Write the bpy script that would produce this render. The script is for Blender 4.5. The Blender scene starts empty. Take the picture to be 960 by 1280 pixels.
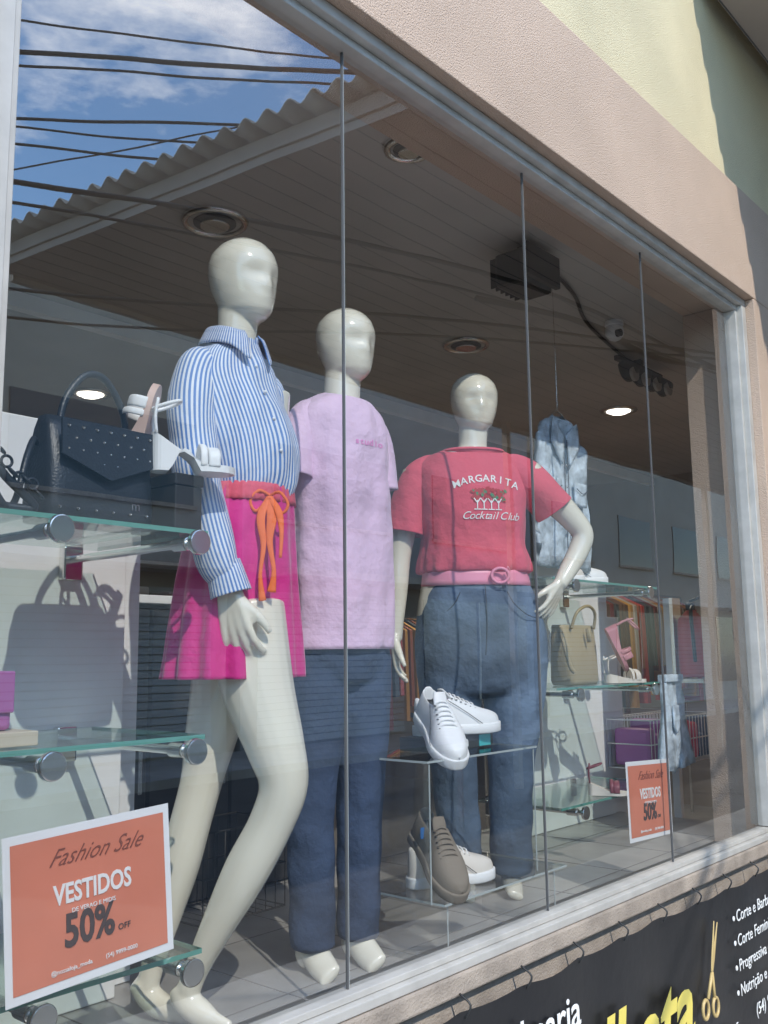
import bpy, bmesh, math, random
from mathutils import Vector, Matrix, noise
from mathutils.bvhtree import BVHTree
random.seed(4)
sc=bpy.context.scene
sc.view_settings.view_transform='Standard'
try: sc.view_settings.look='None'
except Exception: pass
sc.view_settings.exposure=0
R=math.radians
# ------------------------------------------------------------------ materials
def mat(name,col,rough=.5,metal=0,var=.0,vscale=8,bump=0,bscale=60,coat=0,sheen=0,spec=.5,emit=None,bd=.01):
    m=bpy.data.materials.new(name); m.use_nodes=True
    nt=m.node_tree; b=nt.nodes['Principled BSDF']
    b.inputs['Base Color'].default_value=col; b.inputs['Roughness'].default_value=rough
    b.inputs['Metallic'].default_value=metal
    b.inputs['Specular IOR Level'].default_value=spec
    if coat: b.inputs['Coat Weight'].default_value=coat; b.inputs['Coat Roughness'].default_value=.08
    if sheen: b.inputs['Sheen Weight'].default_value=sheen
    if emit: b.inputs['Emission Color'].default_value=emit[0]; b.inputs['Emission Strength'].default_value=emit[1]
    tc=nt.nodes.new('ShaderNodeTexCoord')
    if var:
        n=nt.nodes.new('ShaderNodeTexNoise'); n.inputs['Scale'].default_value=vscale; n.inputs['Detail'].default_value=6
        nt.links.new(tc.outputs['Object'],n.inputs['Vector'])
        mr=nt.nodes.new('ShaderNodeMapRange'); mr.inputs[1].default_value=.3; mr.inputs[2].default_value=.7
        mr.inputs[3].default_value=1-var; mr.inputs[4].default_value=1+var*.6
        nt.links.new(n.outputs['Fac'],mr.inputs[0])
        mx=nt.nodes.new('ShaderNodeMix'); mx.data_type='RGBA'; mx.blend_type='MULTIPLY'; mx.inputs[0].default_value=1
        mx.inputs[6].default_value=col
        nt.links.new(mr.outputs[0],mx.inputs[7]); nt.links.new(mx.outputs[2],b.inputs['Base Color'])
    if bump:
        n=nt.nodes.new('ShaderNodeTexNoise'); n.inputs['Scale'].default_value=bscale; n.inputs['Detail'].default_value=5
        nt.links.new(tc.outputs['Object'],n.inputs['Vector'])
        bp=nt.nodes.new('ShaderNodeBump'); bp.inputs['Strength'].default_value=bump; bp.inputs['Distance'].default_value=bd
        nt.links.new(n.outputs['Fac'],bp.inputs['Height']); nt.links.new(bp.outputs[0],b.inputs['Normal'])
    return m
def stripe_mat(name,c1,c2,nst,duty=.5):
    m=mat(name,c1,.75,sheen=.2,bump=.6,bscale=11,bd=.02); nt=m.node_tree; b=nt.nodes['Principled BSDF']
    uv=nt.nodes.new('ShaderNodeUVMap'); sx=nt.nodes.new('ShaderNodeSeparateXYZ'); nt.links.new(uv.outputs[0],sx.inputs[0])
    a=nt.nodes.new('ShaderNodeMath'); a.operation='MULTIPLY'; a.inputs[1].default_value=nst; nt.links.new(sx.outputs[0],a.inputs[0])
    f=nt.nodes.new('ShaderNodeMath'); f.operation='FRACT'; nt.links.new(a.outputs[0],f.inputs[0])
    g=nt.nodes.new('ShaderNodeMath'); g.operation='GREATER_THAN'; g.inputs[1].default_value=duty; nt.links.new(f.outputs[0],g.inputs[0])
    mx=nt.nodes.new('ShaderNodeMix'); mx.data_type='RGBA'; mx.inputs[6].default_value=c1; mx.inputs[7].default_value=c2
    nt.links.new(g.outputs[0],mx.inputs[0]); nt.links.new(mx.outputs[2],b.inputs['Base Color'])
    return m
M={}
M['pink']=mat('pink_stucco',(.58,.43,.325,1),.92,var=.10,vscale=2.2,bump=.9,bscale=200,bd=.008)
M['yellow']=mat('yellow_stucco',(.72,.62,.40,1),.92,var=.12,vscale=1.8,bump=.9,bscale=200,bd=.008)
M['sill']=mat('sill_concrete',(.36,.30,.245,1),.85,var=.30,vscale=9,bump=.7,bscale=150,bd=.006)
M['alu']=mat('aluminium',(.50,.48,.44,1),.45,.15,var=.14,vscale=12)
M['alud']=mat('aluminium_seal',(.10,.10,.10,1),.6)
M['chrome']=mat('chrome',(.80,.79,.76,1),.22,1)
M['skin']=mat('mannequin_skin',(.84,.79,.65,1),.20,coat=.8,var=.05,vscale=4)
M['white']=mat('white_panel',(.86,.87,.87,1),.5,var=.05)
M['ceil']=mat('ceiling_paint',(.50,.48,.45,1),.8,var=.12,vscale=1.5)
M['intwall']=mat('interior_wall',(.36,.31,.25,1),.8,var=.15,vscale=1.2)
M['floor']=mat('interior_tile',(.34,.33,.315,1),.35,var=.15)
M['joint']=mat('tile_joint',(.20,.19,.18,1),.8)
M['dark']=mat('dark_cabinet',(.028,.026,.026,1),.4)
M['black']=mat('black_leather',(.022,.028,.038,1),.36,bump=.3,bscale=200,bd=.004)
M['blackm']=mat('black_metal',(.02,.02,.02,1),.45)
M['stripe']=stripe_mat('striped_cotton',(.78,.80,.84,1),(.12,.25,.55,1),74,.50)
M['stripes']=stripe_mat('striped_cotton_sleeve',(.78,.80,.84,1),(.12,.25,.55,1),32,.50)
M['magenta']=mat('magenta_fabric',(.68,.014,.24,1),.7,sheen=.3,bump=.5,bscale=16,bd=.02)
M['orange']=mat('orange_cord',(.88,.17,.035,1),.7,bump=.3,bscale=60)
M['lilac']=mat('lilac_cotton',(.76,.54,.70,1),.85,sheen=.2,bump=.9,bscale=6,bd=.04)
M['tprint']=mat('chest_print',(.80,.30,.58,1),.7)
M['coral']=mat('coral_cotton',(.72,.10,.15,1),.85,sheen=.1,bump=.8,bscale=7,bd=.035)
M['belt']=mat('pink_belt',(.85,.30,.42,1),.4)
M['jean']=mat('denim_mid',(.13,.185,.27,1),.88,var=.45,vscale=4.5,bump=.8,bscale=12,bd=.025)
M['jeand']=mat('denim_dark',(.045,.07,.13,1),.88,var=.4,vscale=4.5,bump=.8,bscale=12,bd=.025)
M['jeanl']=mat('denim_light',(.60,.69,.77,1),.85,var=.5,vscale=16,bump=.6,bscale=60)
M['stitch']=mat('stitching',(.07,.08,.11,1),.8)
M['sneak']=mat('white_leather',(.88,.88,.87,1),.45)
M['taupe']=mat('taupe_suede',(.24,.20,.155,1),.85,bump=.3,bscale=150,bd=.003)
M['cream']=mat('cream_leather',(.76,.70,.62,1),.5)
M['lining']=mat('dark_lining',(.05,.05,.055,1),.8)
M['tan']=mat('tan_leather',(.40,.32,.18,1),.5,bump=.2,bscale=150,bd=.003)
M['rose']=mat('rose_leather',(.58,.25,.28,1),.45)
M['wine']=mat('wine_leather',(.24,.07,.09,1),.45)
M['nude']=mat('nude_leather',(.66,.46,.38,1),.5)
M['purple']=mat('purple_leather',(.42,.14,.38,1),.4)
M['paper']=mat('poster_paper',(.85,.86,.87,1),.6)
M['porange']=mat('poster_orange',(.70,.23,.14,1),.6,var=.08,vscale=6)
M['ink']=mat('ink_dark',(.07,.05,.05,1),.6)
M['inkb']=mat('ink_brown',(.24,.08,.055,1),.6)
M['inkw']=mat('ink_white',(.85,.85,.83,1),.6)
M['inkr']=mat('ink_red',(.45,.02,.03,1),.6)
M['inkg']=mat('ink_green',(.05,.22,.10,1),.6)
M['banner']=mat('black_banner',(.012,.012,.014,1),.38,bump=.5,bscale=5)
M['gold']=mat('banner_gold',(.80,.66,.14,1),.4)
M['gold2']=mat('banner_brass',(.55,.40,.17,1),.4)
M['teal']=mat('teal_card',(.05,.45,.47,1),.5)
M['box']=mat('beige_box',(.58,.52,.40,1),.7)
M['asphalt']=mat('asphalt',(.085,.083,.08,1),.9,var=.3,vscale=1.5,bump=.5,bscale=80)
M['pave']=mat('pavement',(.40,.385,.36,1),.85,var=.25,vscale=2,bump=.5,bscale=40)
M['ground']=mat('ground',(.16,.15,.12,1),.95,var=.3,vscale=.3)
M['fac1']=mat('facade_cream',(.36,.34,.30,1),.85,var=.12,vscale=1)
M['fac2']=mat('facade_grey',(.28,.29,.30,1),.85,var=.12,vscale=1)
M['shutter']=mat('shutter_grey',(.45,.46,.47,1),.5)
M['roof']=mat('fibre_cement',(.44,.41,.37,1),.9,var=.25,vscale=3)
M['soffit']=mat('soffit_boards',(.42,.36,.31,1),.8,var=.14,vscale=2)
M['wire']=mat('black_cable',(.012,.012,.012,1),.6)
M['winglass']=mat('dark_window',(.03,.04,.05,1),.15)
M['lamp']=mat('lit_lamp',(1,1,1,1),.5,emit=((1,.95,.85,1),4))
M['brown']=mat('brown_clothes',(.16,.09,.06,1),.9,var=.5,vscale=9)
M['red']=mat('red_paint',(.62,.03,.02,1),.35,coat=.4)
M['blue']=mat('blue_card',(.04,.20,.55,1),.5)
def glass(name,base,tint,amp=.8,wav=0):
    m=bpy.data.materials.new(name); m.use_nodes=True; nt=m.node_tree; nt.nodes.clear()
    o=nt.nodes.new('ShaderNodeOutputMaterial'); mx=nt.nodes.new('ShaderNodeMixShader')
    t=nt.nodes.new('ShaderNodeBsdfTransparent'); t.inputs[0].default_value=tint
    g=nt.nodes.new('ShaderNodeBsdfGlossy'); g.inputs['Roughness'].default_value=0.0
    lw=nt.nodes.new('ShaderNodeLayerWeight'); lw.inputs[0].default_value=.5
    p=nt.nodes.new('ShaderNodeMath'); p.operation='POWER'; p.inputs[1].default_value=4; nt.links.new(lw.outputs['Facing'],p.inputs[0])
    a=nt.nodes.new('ShaderNodeMath'); a.operation='MULTIPLY_ADD'; a.inputs[1].default_value=amp; a.inputs[2].default_value=base; nt.links.new(p.outputs[0],a.inputs[0])
    nt.links.new(a.outputs[0],mx.inputs[0]); nt.links.new(t.outputs[0],mx.inputs[1]); nt.links.new(g.outputs[0],mx.inputs[2]); nt.links.new(mx.outputs[0],o.inputs[0])
    if wav:
        tc=nt.nodes.new('ShaderNodeTexCoord'); n=nt.nodes.new('ShaderNodeTexNoise'); n.inputs['Scale'].default_value=1.3
        nt.links.new(tc.outputs['Object'],n.inputs['Vector'])
        b=nt.nodes.new('ShaderNodeBump'); b.inputs['Strength'].default_value=wav; b.inputs['Distance'].default_value=.01
        nt.links.new(n.outputs['Fac'],b.inputs['Height']); nt.links.new(b.outputs[0],g.inputs['Normal'])
    return m
M['glass']=glass('window_glass',.27,(.98,.99,.985,1),.30,.10)
M['shelfglass']=glass('shelf_glass',.10,(.90,.97,.94,1),.6)
M['shelfedge']=mat('glass_edge',(.12,.34,.28,1),.15,coat=.5)
M['acrylic']=glass('acrylic',.08,(.96,.97,.97,1),.6)
M['acredge']=mat('acrylic_edge',(.45,.50,.49,1),.15,coat=.6)
# ------------------------------------------------------------------ helpers
PAR=None
def root(name,loc=(0,0,0)):
    global PAR
    e=bpy.data.objects.new(name,None); sc.collection.objects.link(e); e.location=loc; e.empty_display_size=.1
    PAR=e; return e
def link(o,top=False):
    sc.collection.objects.link(o)
    if PAR is not None and not top:
        o.parent=PAR; o.matrix_parent_inverse=Matrix.Translation(-Vector(PAR.location))
    return o
def mesh(name,vs,fs,m,smooth=False,uvs=None,top=False):
    me=bpy.data.meshes.new(name); me.from_pydata([tuple(v) for v in vs],[],fs); me.update()
    if m is not None: me.materials.append(m)
    if smooth: me.polygons.foreach_set('use_smooth',[True]*len(me.polygons))
    if uvs:
        l=me.uv_layers.new(name='UVMap')
        for i,uv in enumerate(uvs): l.data[i].uv=uv
    o=bpy.data.objects.new(name,me); return link(o,top)
def box(name,x0,x1,y0,y1,z0,z1,m,bev=0,top=False):
    vs=[(x,y,z) for x in (x0,x1) for y in (y0,y1) for z in (z0,z1)]
    fs=[(0,1,3,2),(4,6,7,5),(0,4,5,1),(2,3,7,6),(0,2,6,4),(1,5,7,3)]
    o=mesh(name,vs,fs,m,top=top)
    if bev:
        b=o.modifiers.new('b','BEVEL'); b.width=bev; b.segments=2
    return o
def cat(p0,p1,p2,p3,t):
    return .5*((2*p1)+(-p0+p2)*t+(2*p0-5*p1+4*p2-p3)*t*t+(-p0+3*p1-3*p2+p3)*t*t*t)
def interp(seq,sub):
    out=[];n=len(seq)
    for i in range(n-1):
        a=seq[max(i-1,0)];b=seq[i];c=seq[i+1];d=seq[min(i+2,n-1)]
        for j in range(sub):
            t=j/sub; out.append(tuple(cat(a[k],b[k],c[k],d[k],t) for k in range(len(b))))
    out.append(tuple(seq[-1])); return out
def tube_geo(pts,n=16,sub=5,cap=True,ref=None,fold=None):
    P=[tuple(p) if len(p)==5 else tuple(p)+(p[3],) for p in pts]
    S=interp(P,sub) if sub>1 else P
    C=[Vector(s[:3]) for s in S]
    T=[(C[min(i+1,len(C)-1)]-C[max(i-1,0)]).normalized() for i in range(len(C))]
    r=Vector(ref) if ref else (Vector((0,1,0)) if abs(T[0].y)<.8 else Vector((1,0,0)))
    vs=[];fs=[];uv=[]
    A=(r-T[0]*r.dot(T[0])).normalized()
    rings=[]
    for i,s in enumerate(S):
        A=(A-T[i]*A.dot(T[i])).normalized(); B=T[i].cross(A)
        ring=[]
        for k in range(n):
            a=2*math.pi*k/n; f=1+(fold(a,i/(len(S)-1)) if fold else 0)
            vs.append(C[i]+A*math.cos(a)*max(s[3],.0005)*f+B*math.sin(a)*max(s[4],.0005)*f); ring.append(len(vs)-1)
        rings.append(ring)
    for i in range(len(rings)-1):
        for k in range(n):
            k2=(k+1)%n
            fs.append((rings[i][k],rings[i][k2],rings[i+1][k2],rings[i+1][k]))
            v0=i/(len(rings)-1);v1=(i+1)/(len(rings)-1)
            uv+=[(k/n,v0),((k+1)/n,v0),((k+1)/n,v1),(k/n,v1)]
    if cap:
        for ring,ii,sg in ((rings[0],0,-1),(rings[-1],len(S)-1,1)):
            c=C[ii]+T[ii]*sg*min(S[ii][3],S[ii][4])*.45; vs.append(c); ci=len(vs)-1
            for k in range(n):
                k2=(k+1)%n
                fs.append((ring[k2],ring[k],ci) if sg<0 else (ring[k],ring[k2],ci)); uv+=[(0,0)]*3
    return vs,fs,uv
def tube(name,pts,m,n=12,sub=5,cap=True,ref=None,fold=None):
    v,f,u=tube_geo(pts,n,sub,cap,ref,fold); return mesh(name,v,f,m,True,u)
def wirec(name,pts,r,m,n=6,sub=6): return tube(name,[(p[0],p[1],p[2],r,r) for p in pts],m,n,sub)
def disc(name,c,r,h,m,axis='Z',n=32):
    bm=bmesh.new(); bmesh.ops.create_cone(bm,cap_ends=True,segments=n,radius1=r,radius2=r,depth=h)
    if axis=='Y': bmesh.ops.rotate(bm,verts=bm.verts,matrix=Matrix.Rotation(R(90),3,'X'))
    if axis=='X': bmesh.ops.rotate(bm,verts=bm.verts,matrix=Matrix.Rotation(R(90),3,'Y'))
    bmesh.ops.translate(bm,verts=bm.verts,vec=c)
    me=bpy.data.meshes.new(name); bm.to_mesh(me); bm.free(); me.materials.append(m)
    o=bpy.data.objects.new(name,me); b=o.modifiers.new('b','BEVEL'); b.width=min(r,h)*.2; b.segments=2
    return link(o)
def torus(name,c,R0,r,m,rot=(0,0,0),sx=1,sy=1):
    N=40;n=8;vs=[];fs=[]
    mt=Matrix.Translation(c)@Matrix.Rotation(rot[2],4,'Z')@Matrix.Rotation(rot[1],4,'Y')@Matrix.Rotation(rot[0],4,'X')
    for i in range(N):
        a=2*math.pi*i/N
        for k in range(n):
            b=2*math.pi*k/n
            vs.append(mt@Vector(((R0+r*math.cos(b))*math.cos(a)*sx,(R0+r*math.cos(b))*math.sin(a)*sy,r*math.sin(b))))
    for i in range(N):
        for k in range(n):
            fs.append((i*n+k,((i+1)%N)*n+k,((i+1)%N)*n+(k+1)%n,i*n+(k+1)%n))
    return mesh(name,vs,fs,m,True)
def text(name,s,m,size,X,Y,Z,align='LEFT',rot=0,shear=0,bold=0,yaw=0,sx=1,ext=.0006):
    cu=bpy.data.curves.new(name,'FONT'); cu.body=s; cu.size=size; cu.align_x=align; cu.shear=shear; cu.offset=bold; cu.extrude=ext; cu.resolution_u=3
    o=bpy.data.objects.new(name,cu); sc.collection.objects.link(o)
    dg=bpy.context.evaluated_depsgraph_get(); me=bpy.data.meshes.new_from_object(o.evaluated_get(dg)); bpy.data.objects.remove(o)
    mt=Matrix.Translation((X,Y,Z))@Matrix.Rotation(yaw,4,'Z')@Matrix.Rotation(R(90),4,'X')@Matrix.Rotation(rot,4,'Z')@Matrix.Diagonal((sx,1,1,1))
    me.transform(mt); me.materials.clear(); me.materials.append(m)
    ob=bpy.data.objects.new(name,me); return link(ob)
def sub(o,l=1):
    s=o.modifiers.new('s','SUBSURF'); s.levels=l; s.render_levels=l; return o
def solid(o,t=.003):
    s=o.modifiers.new('sol','SOLIDIFY'); s.thickness=t; s.offset=0; return o
# ------------------------------------------------------------------ setting
PAR=None
def sheet(name,x0,x1,y0,y1,z,m): return mesh(name,[(x0,y0,z),(x1,y0,z),(x1,y1,z),(x0,y1,z)],[(0,1,2,3)],m,top=True)
sheet('ground',-300,300,-300,300,-.14,M['ground'])
sheet('road',-80,80,-8.9,-2.2,-.12,M['asphalt'])
box('pavement',-80,80,-2.2,-.1,-.2,0,M['pave'],top=True)
box('pavement',-80,80,-11,-8.9,-.2,0,M['pave'],top=True)
root('shop_facade',(2.5,0,0))
XL,XR=.797,4.335
box('upper_wall',-4,10,-.06,.25,3.712,4.9,M['yellow'])
box('lintel_band',-4,10,-.10,.25,3.19,3.71,M['pink'],.004)
box('pier_right',XR+.068,10,-.10,.25,0,3.188,M['pink'],.004)
box('pier_left',-4,XL-.075,-.10,.25,0,3.188,M['pink'],.004)
box('under_wall',XL-.073,XR+.066,-.02,.25,0,.70,M['sill'])
box('window_sill',XL-.073,XR+.066,-.055,.02,.702,.755,M['sill'],.006)
root('window_frame',(2.5,0,2))
box('frame_top',XL-.073,XR+.066,-.06,.03,3.156,3.188,M['alu'],.003)
box('frame_top_inner',XL-.03,XR+.03,-.035,.02,3.132,3.155,M['alu'],.002)
box('frame_right',XR+.022,XR+.066,-.06,.03,.80,3.154,M['alu'],.003)
box('frame_right_inner',XR,XR+.021,-.035,.02,.80,3.131,M['alu'],.002)
box('frame_left',XL-.073,XL-.022,-.06,.03,.80,3.154,M['alu'],.003)
box('frame_left_inner',XL-.021,XL,-.035,.02,.80,3.131,M['alu'],.002)
box('frame_bottom',XL-.073,XR+.066,-.05,.03,.757,.780,M['alu'],.003)
box('frame_bottom_inner',XL-.03,XR+.03,-.03,.02,.781,.797,M['alu'],.002)
root('window_glass',(2.5,0,2))
seams=[XL,1.701,2.569,3.43,XR]
for i in range(4):
    a,b=seams[i]+.002,seams[i+1]-.002
    mesh('pane_%d'%i,[(a,0,.798),(b,0,.798),(b,0,3.131),(a,0,3.131)],[(0,1,2,3)],M['glass'])
for x in seams[1:4]: box('silicone_joint',x-.0022,x+.0022,-.003,.004,.798,3.131,M['alud'])
for x in seams[1:4]: box('joint_edge',x+.0024,x+.0044,-.002,.003,.798,3.131,M['acredge'])
root('shop_interior',(3,3,0))
box('display_platform',.4,4.9,.26,1.25,.60,.70,M['floor'])
box('platform_front',.4,4.9,.03,.259,.60,.70,M['floor'])
box('shop_floor',-2,12,1.26,7,-.05,.12,M['floor'])
box('ceiling',-2,12,.255,7,3.30,3.4,M['ceil'])
box('ceiling_front_strip',XL-.06,XR+.06,.035,.254,3.30,3.4,M['ceil'])
box('reflected_edge_strip',-2,12,2.58,2.64,3.22,3.298,M['white'])  # white strip modelled in place of the reflected soffit edge, not a beam
box('back_wall',-2,12,6.9,7.05,.12,3.3,M['intwall'])
box('side_wall_left',-2.1,-2,.25,7,0,3.3,M['intwall'])
box('side_wall_right',9,9.1,.25,7,0,3.3,M['intwall'])
for x in [.9+.45*i for i in range(9)]: box('tile_joint',x-.002,x+.002,.03,1.24,.7,.7012,M['joint'])
for y in (.3,.75,1.2): box('tile_joint',.4,4.9,y-.002,y+.002,.7013,.7022,M['joint'])
root('wall_panel',(1.0,.64,1.4)); box('panel',-.2,1.50,.62,.66,.702,2.16,M['white'],.004); box('panel_edge_strip',1.52,1.60,.70,.73,.702,1.95,M['white'],.003)
root('wall_panel',(4.3,1.0,1.4)); box('panel',3.93,4.83,.96,1.0,.702,1.92,M['white'],.004); box('side_panel',4.86,5.0,.98,1.24,.13,1.75,M['white'],.004)
root('storage_cabinet',(2.3,1.3,1.2))
for i in range(3):
    x=1.66+i*.36; box('door',x,x+.345,1.22,1.25,.71,1.72,M['dark'],.004)
    box('handle',x+.30,x+.315,1.20,1.218,1.1,1.25,M['chrome'],.002)
box('carcass',1.64,2.76,1.255,1.6,.12,1.74,M['dark'])
box('counter_top',1.60,2.80,1.20,1.65,1.741,1.77,M['white'],.003)
root('rear_shelving',(3,6.6,1.4))
for z in (.5,1.0,1.5,2.0,2.5): box('board',-1.5,8.8,6.5,6.88,z,z+.03,M['white'])
for x in (-1.5,.6,2.7,4.8,6.9,8.8): box('upright',x-.02,x+.02,6.5,6.88,.13,2.56,M['white'])
random.seed(11)
for z in (.53,1.03,1.53,2.03):
    x=-1.4
    while x<8.5:
        w=random.uniform(.15,.4); h=random.uniform(.1,.36)
        box('folded_stock',x,x+w,6.52,6.85,z+.001,z+h,M[random.choice(['brown','coral','jeanl','lilac','cream','box','white','jean'])],.02); x+=w+random.uniform(.03,.25)
# ------------------------------------------------------------------ ceiling fixtures
def downlight(x,y,r,lit=0):
    root('ceiling_downlight',(x,y,3.3))
    torus('rim',(x,y,3.295),r,.016,M['chrome'])
    disc('reflector',(x,y,3.292),r*.95,.004,M['alu'])
    disc('bulb',(x,y,3.280),r*.5,.02,M['lamp'] if lit else M['chrome'])
    disc('shade_ring',(x,y,3.286),r*.72,.004,M['lamp'] if lit else M['alud'])
    if lit:
        l=bpy.data.lights.new('lamp_light','SPOT'); l.energy=lit; l.color=(1,.90,.76); l.shadow_soft_size=.15; l.spot_size=R(150); l.spot_blend=.6
        o=bpy.data.objects.new('lamp_light',l); o.location=(x,y,3.22); link(o)
downlight(2.33,1.30,.12); downlight(2.42,.36,.075); downlight(4.29,1.48,.12); downlight(6.26,1.55,.12,90)
downlight(3.4,3.9,.12,90); downlight(6.9,3.6,.12,90)  # both rear downlights are added, lit to brighten the dark shop interior
root('floodlight',(3.41,.52,3.2))
box('housing',3.28,3.52,.45,.60,3.10,3.25,M['blackm'],.02); box('visor',3.27,3.53,.42,.448,3.12,3.26,M['blackm'],.004)
box('bracket_arm',3.38,3.42,.50,.54,3.25,3.30,M['blackm']); 
for i in range(6): box('fin',3.30+i*.037,3.305+i*.037,.601,.63,3.11,3.24,M['blackm'])
root('security_camera',(4.53,.68,3.25)); disc('base',(4.53,.68,3.285),.05,.03,M['white'])
tube('dome',[(4.53,.68,3.27,.045,.045),(4.53,.68,3.23,.05,.05),(4.53,.68,3.20,.03,.03)],M['white'],20)
disc('lens',(4.50,.64,3.22),.02,.03,M['black'],'Y')
root('spotlight_bar',(5.2,.9,3.2)); box('bar',4.98,5.55,.88,.92,3.24,3.27,M['blackm'],.005); box('stem',5.24,5.28,.88,.92,3.27,3.3,M['blackm'])
for x in (5.05,5.2,5.35,5.5):
    tube('spot_head',[(x,.9,3.23,.03,.03),(x-.02,.86,3.18,.05,.05),(x-.03,.83,3.15,.055,.055)],M['blackm'],16,3); disc('spot_lens',(x-.03,.815,3.15),.045,.02,M['alu'],'Y')
root('conduit',(4,.6,3.28)); wirec('pipe',[(3.5,.5,3.27),(4.0,.62,3.285),(4.5,.8,3.285),(5.6,1.0,3.285)],.010,M['blackm'])
# ------------------------------------------------------------------ mannequins
SV=Vector((.6543,-.7563,0)); DV=Vector((-.7563,-.6543,0))
class Man:
    def __init__(s,x,y,k,name):
        s.p=Vector((x,y,1.55)); s.k=k; s.geo=[]; root(name,(x,y,.7)); s.root=PAR
        s.fl=-.85/k
    def P(s,a,d,U): return s.p+(SV*a+DV*d+Vector((0,0,U)))*s.k
    def t(s,pts,n=20,sub=6,ref=None):
        q=[]
        for p in pts:
            w=s.P(*p[:3]); rb=p[4] if len(p)>4 else p[3]
            q.append((w.x,w.y,w.z,p[3]*s.k,rb*s.k))
        return q
    def limb(s,pts,n=20,sub=6,ref=None): s.geo.append(tube_geo(s.t(pts),n,sub,True,ref)[:2])
    def dirv(s,a,d,U): return (SV*a+DV*d+Vector((0,0,U))).normalized()
    def rings(s,rs,yaw,n=64,sub=5,fold=None,nz=.0,cap=False,dip=0,gap=0,point=0):
        Fv=DV*math.cos(yaw)+SV*math.sin(yaw); L=SV*math.cos(yaw)-DV*math.sin(yaw)
        S=interp(rs,sub); vs=[];fs=[];uv=[];N=len(S)
        for i,(U,a,d,ra,rb) in enumerate(S):
            c=s.P(a,d,U); v=i/(N-1)
            for k in range(n):
                an=2*math.pi*k/n
                if gap: an=math.pi/2+gap+(2*math.pi-2*gap)*k/(n-1)
                ca,sa=math.cos(an),math.sin(an); e=.88
                x=abs(ca)**e*(1 if ca>=0 else -1); y=abs(sa)**e*(1 if sa>=0 else -1)
                f=1+(fold(an,v) if fold else 0)
                q=c+(L*x*ra+Fv*y*rb)*f*s.k
                if dip: q.z-=dip*max(0,1-v*5)*(max(0,sa)**1.5-.25*max(0,-sa))
                if gap:
                    u=min(k,n-1-k)/(n-1); q.z-=.022*math.exp(-(u/.22)**2)+point*v*math.exp(-(u/.07)**2)
                    q+=Fv*point*.4*v*math.exp(-(u/.10)**2)
                if nz:
                    nn=noise.noise(Vector((q.x*9,q.y*9,q.z*5)))+.5*noise.noise(Vector((q.x*22,q.y*22,q.z*12)))
                    q+=(q-c).normalized()*nn*nz
                vs.append(q)
        for i in range(N-1):
            for k in range(n-1 if gap else n):
                k2=(k+1)%n
                fs.append((i*n+k,(i+1)*n+k,(i+1)*n+k2,i*n+k2)); 
                uv+=[(k/n,i/N),(k/n,(i+1)/N),((k+1)/n,(i+1)/N),((k+1)/n,i/N)]
        if cap:
            for i,c in ((0,0),(N-1,1)):
                vs.append(s.P(S[i][1],S[i][2],S[i][0])); ci=len(vs)-1
                for k in range(n):
                    k2=(k+1)%n; fs.append((i*n+k,i*n+k2,ci) if c==0 else (i*n+k2,i*n+k,ci)); uv+=[(0,0)]*3
        return vs,fs,uv
    def head(s,a,d,chin,top,yaw,w=.078,tilt=0):
        Fv=DV*math.cos(yaw)+SV*math.sin(yaw); L=SV*math.cos(yaw)-DV*math.sin(yaw)
        H=top-chin; n=56; N=40; vs=[];fs=[]
        W=[(0,.16),(.04,.50),(.12,.71),(.25,.85),(.4,.95),(.55,1.0),(.68,1.0),(.8,.91),(.9,.70),(.97,.40),(1,.08)]
        Fr=[(0,.42),(.04,.78),(.12,.93),(.25,.96),(.4,.98),(.55,1.0),(.68,.99),(.8,.90),(.9,.68),(.97,.38),(1,.08)]
        Bk=[(0,.05),(.04,.28),(.12,.52),(.25,.78),(.4,.98),(.55,1.08),(.68,1.10),(.8,1.02),(.9,.80),(.97,.46),(1,.08)]
        def ev(T,h):
            for i in range(len(T)-1):
                if h<=T[i+1][0]:
                    u=(h-T[i][0])/(T[i+1][0]-T[i][0]); return T[i][1]*(1-u)+T[i+1][1]*u
            return T[-1][1]
        g=lambda x,s0:math.exp(-x*x/(2*s0*s0))
        for i in range(N+1):
            h=.5-.5*math.cos(math.pi*i/N)
            for k in range(n):
                an=2*math.pi*k/n; x=math.cos(an); y=math.sin(an)
                X=x*ev(W,h)*w; Y=y*(ev(Fr,h)*.090 if y>0 else ev(Bk,h)*.092)
                if y>0:
                    xx=X/w
                    Y+=.010*g(xx,.13)*g(h-.37,.07)+.003*g(h-.62,.06)*y
                    Y-=.008*(g(xx-.40,.17)+g(xx+.40,.17))*g(h-.50,.06)
                    Y+=.003*g(xx,.25)*g(h-.22,.03)
                if abs(y)<.5 and abs(h-.45)<.16: X+=math.copysign(.003*g(h-.45,.07)*g(y+.1,.18),X)
                vs.append(s.P(a,d,chin)+(L*X+Fv*Y+Vector((0,0,H*h)))*s.k)
        for i in range(N):
            for k in range(n):
                k2=(k+1)%n; fs.append((i*n+k,i*n+k2,(i+1)*n+k2,(i+1)*n+k))
        fs.append(tuple(range(n-1,-1,-1))); fs.append(tuple(N*n+k for k in range(n)))
        s.geo.append((vs,fs))
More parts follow.
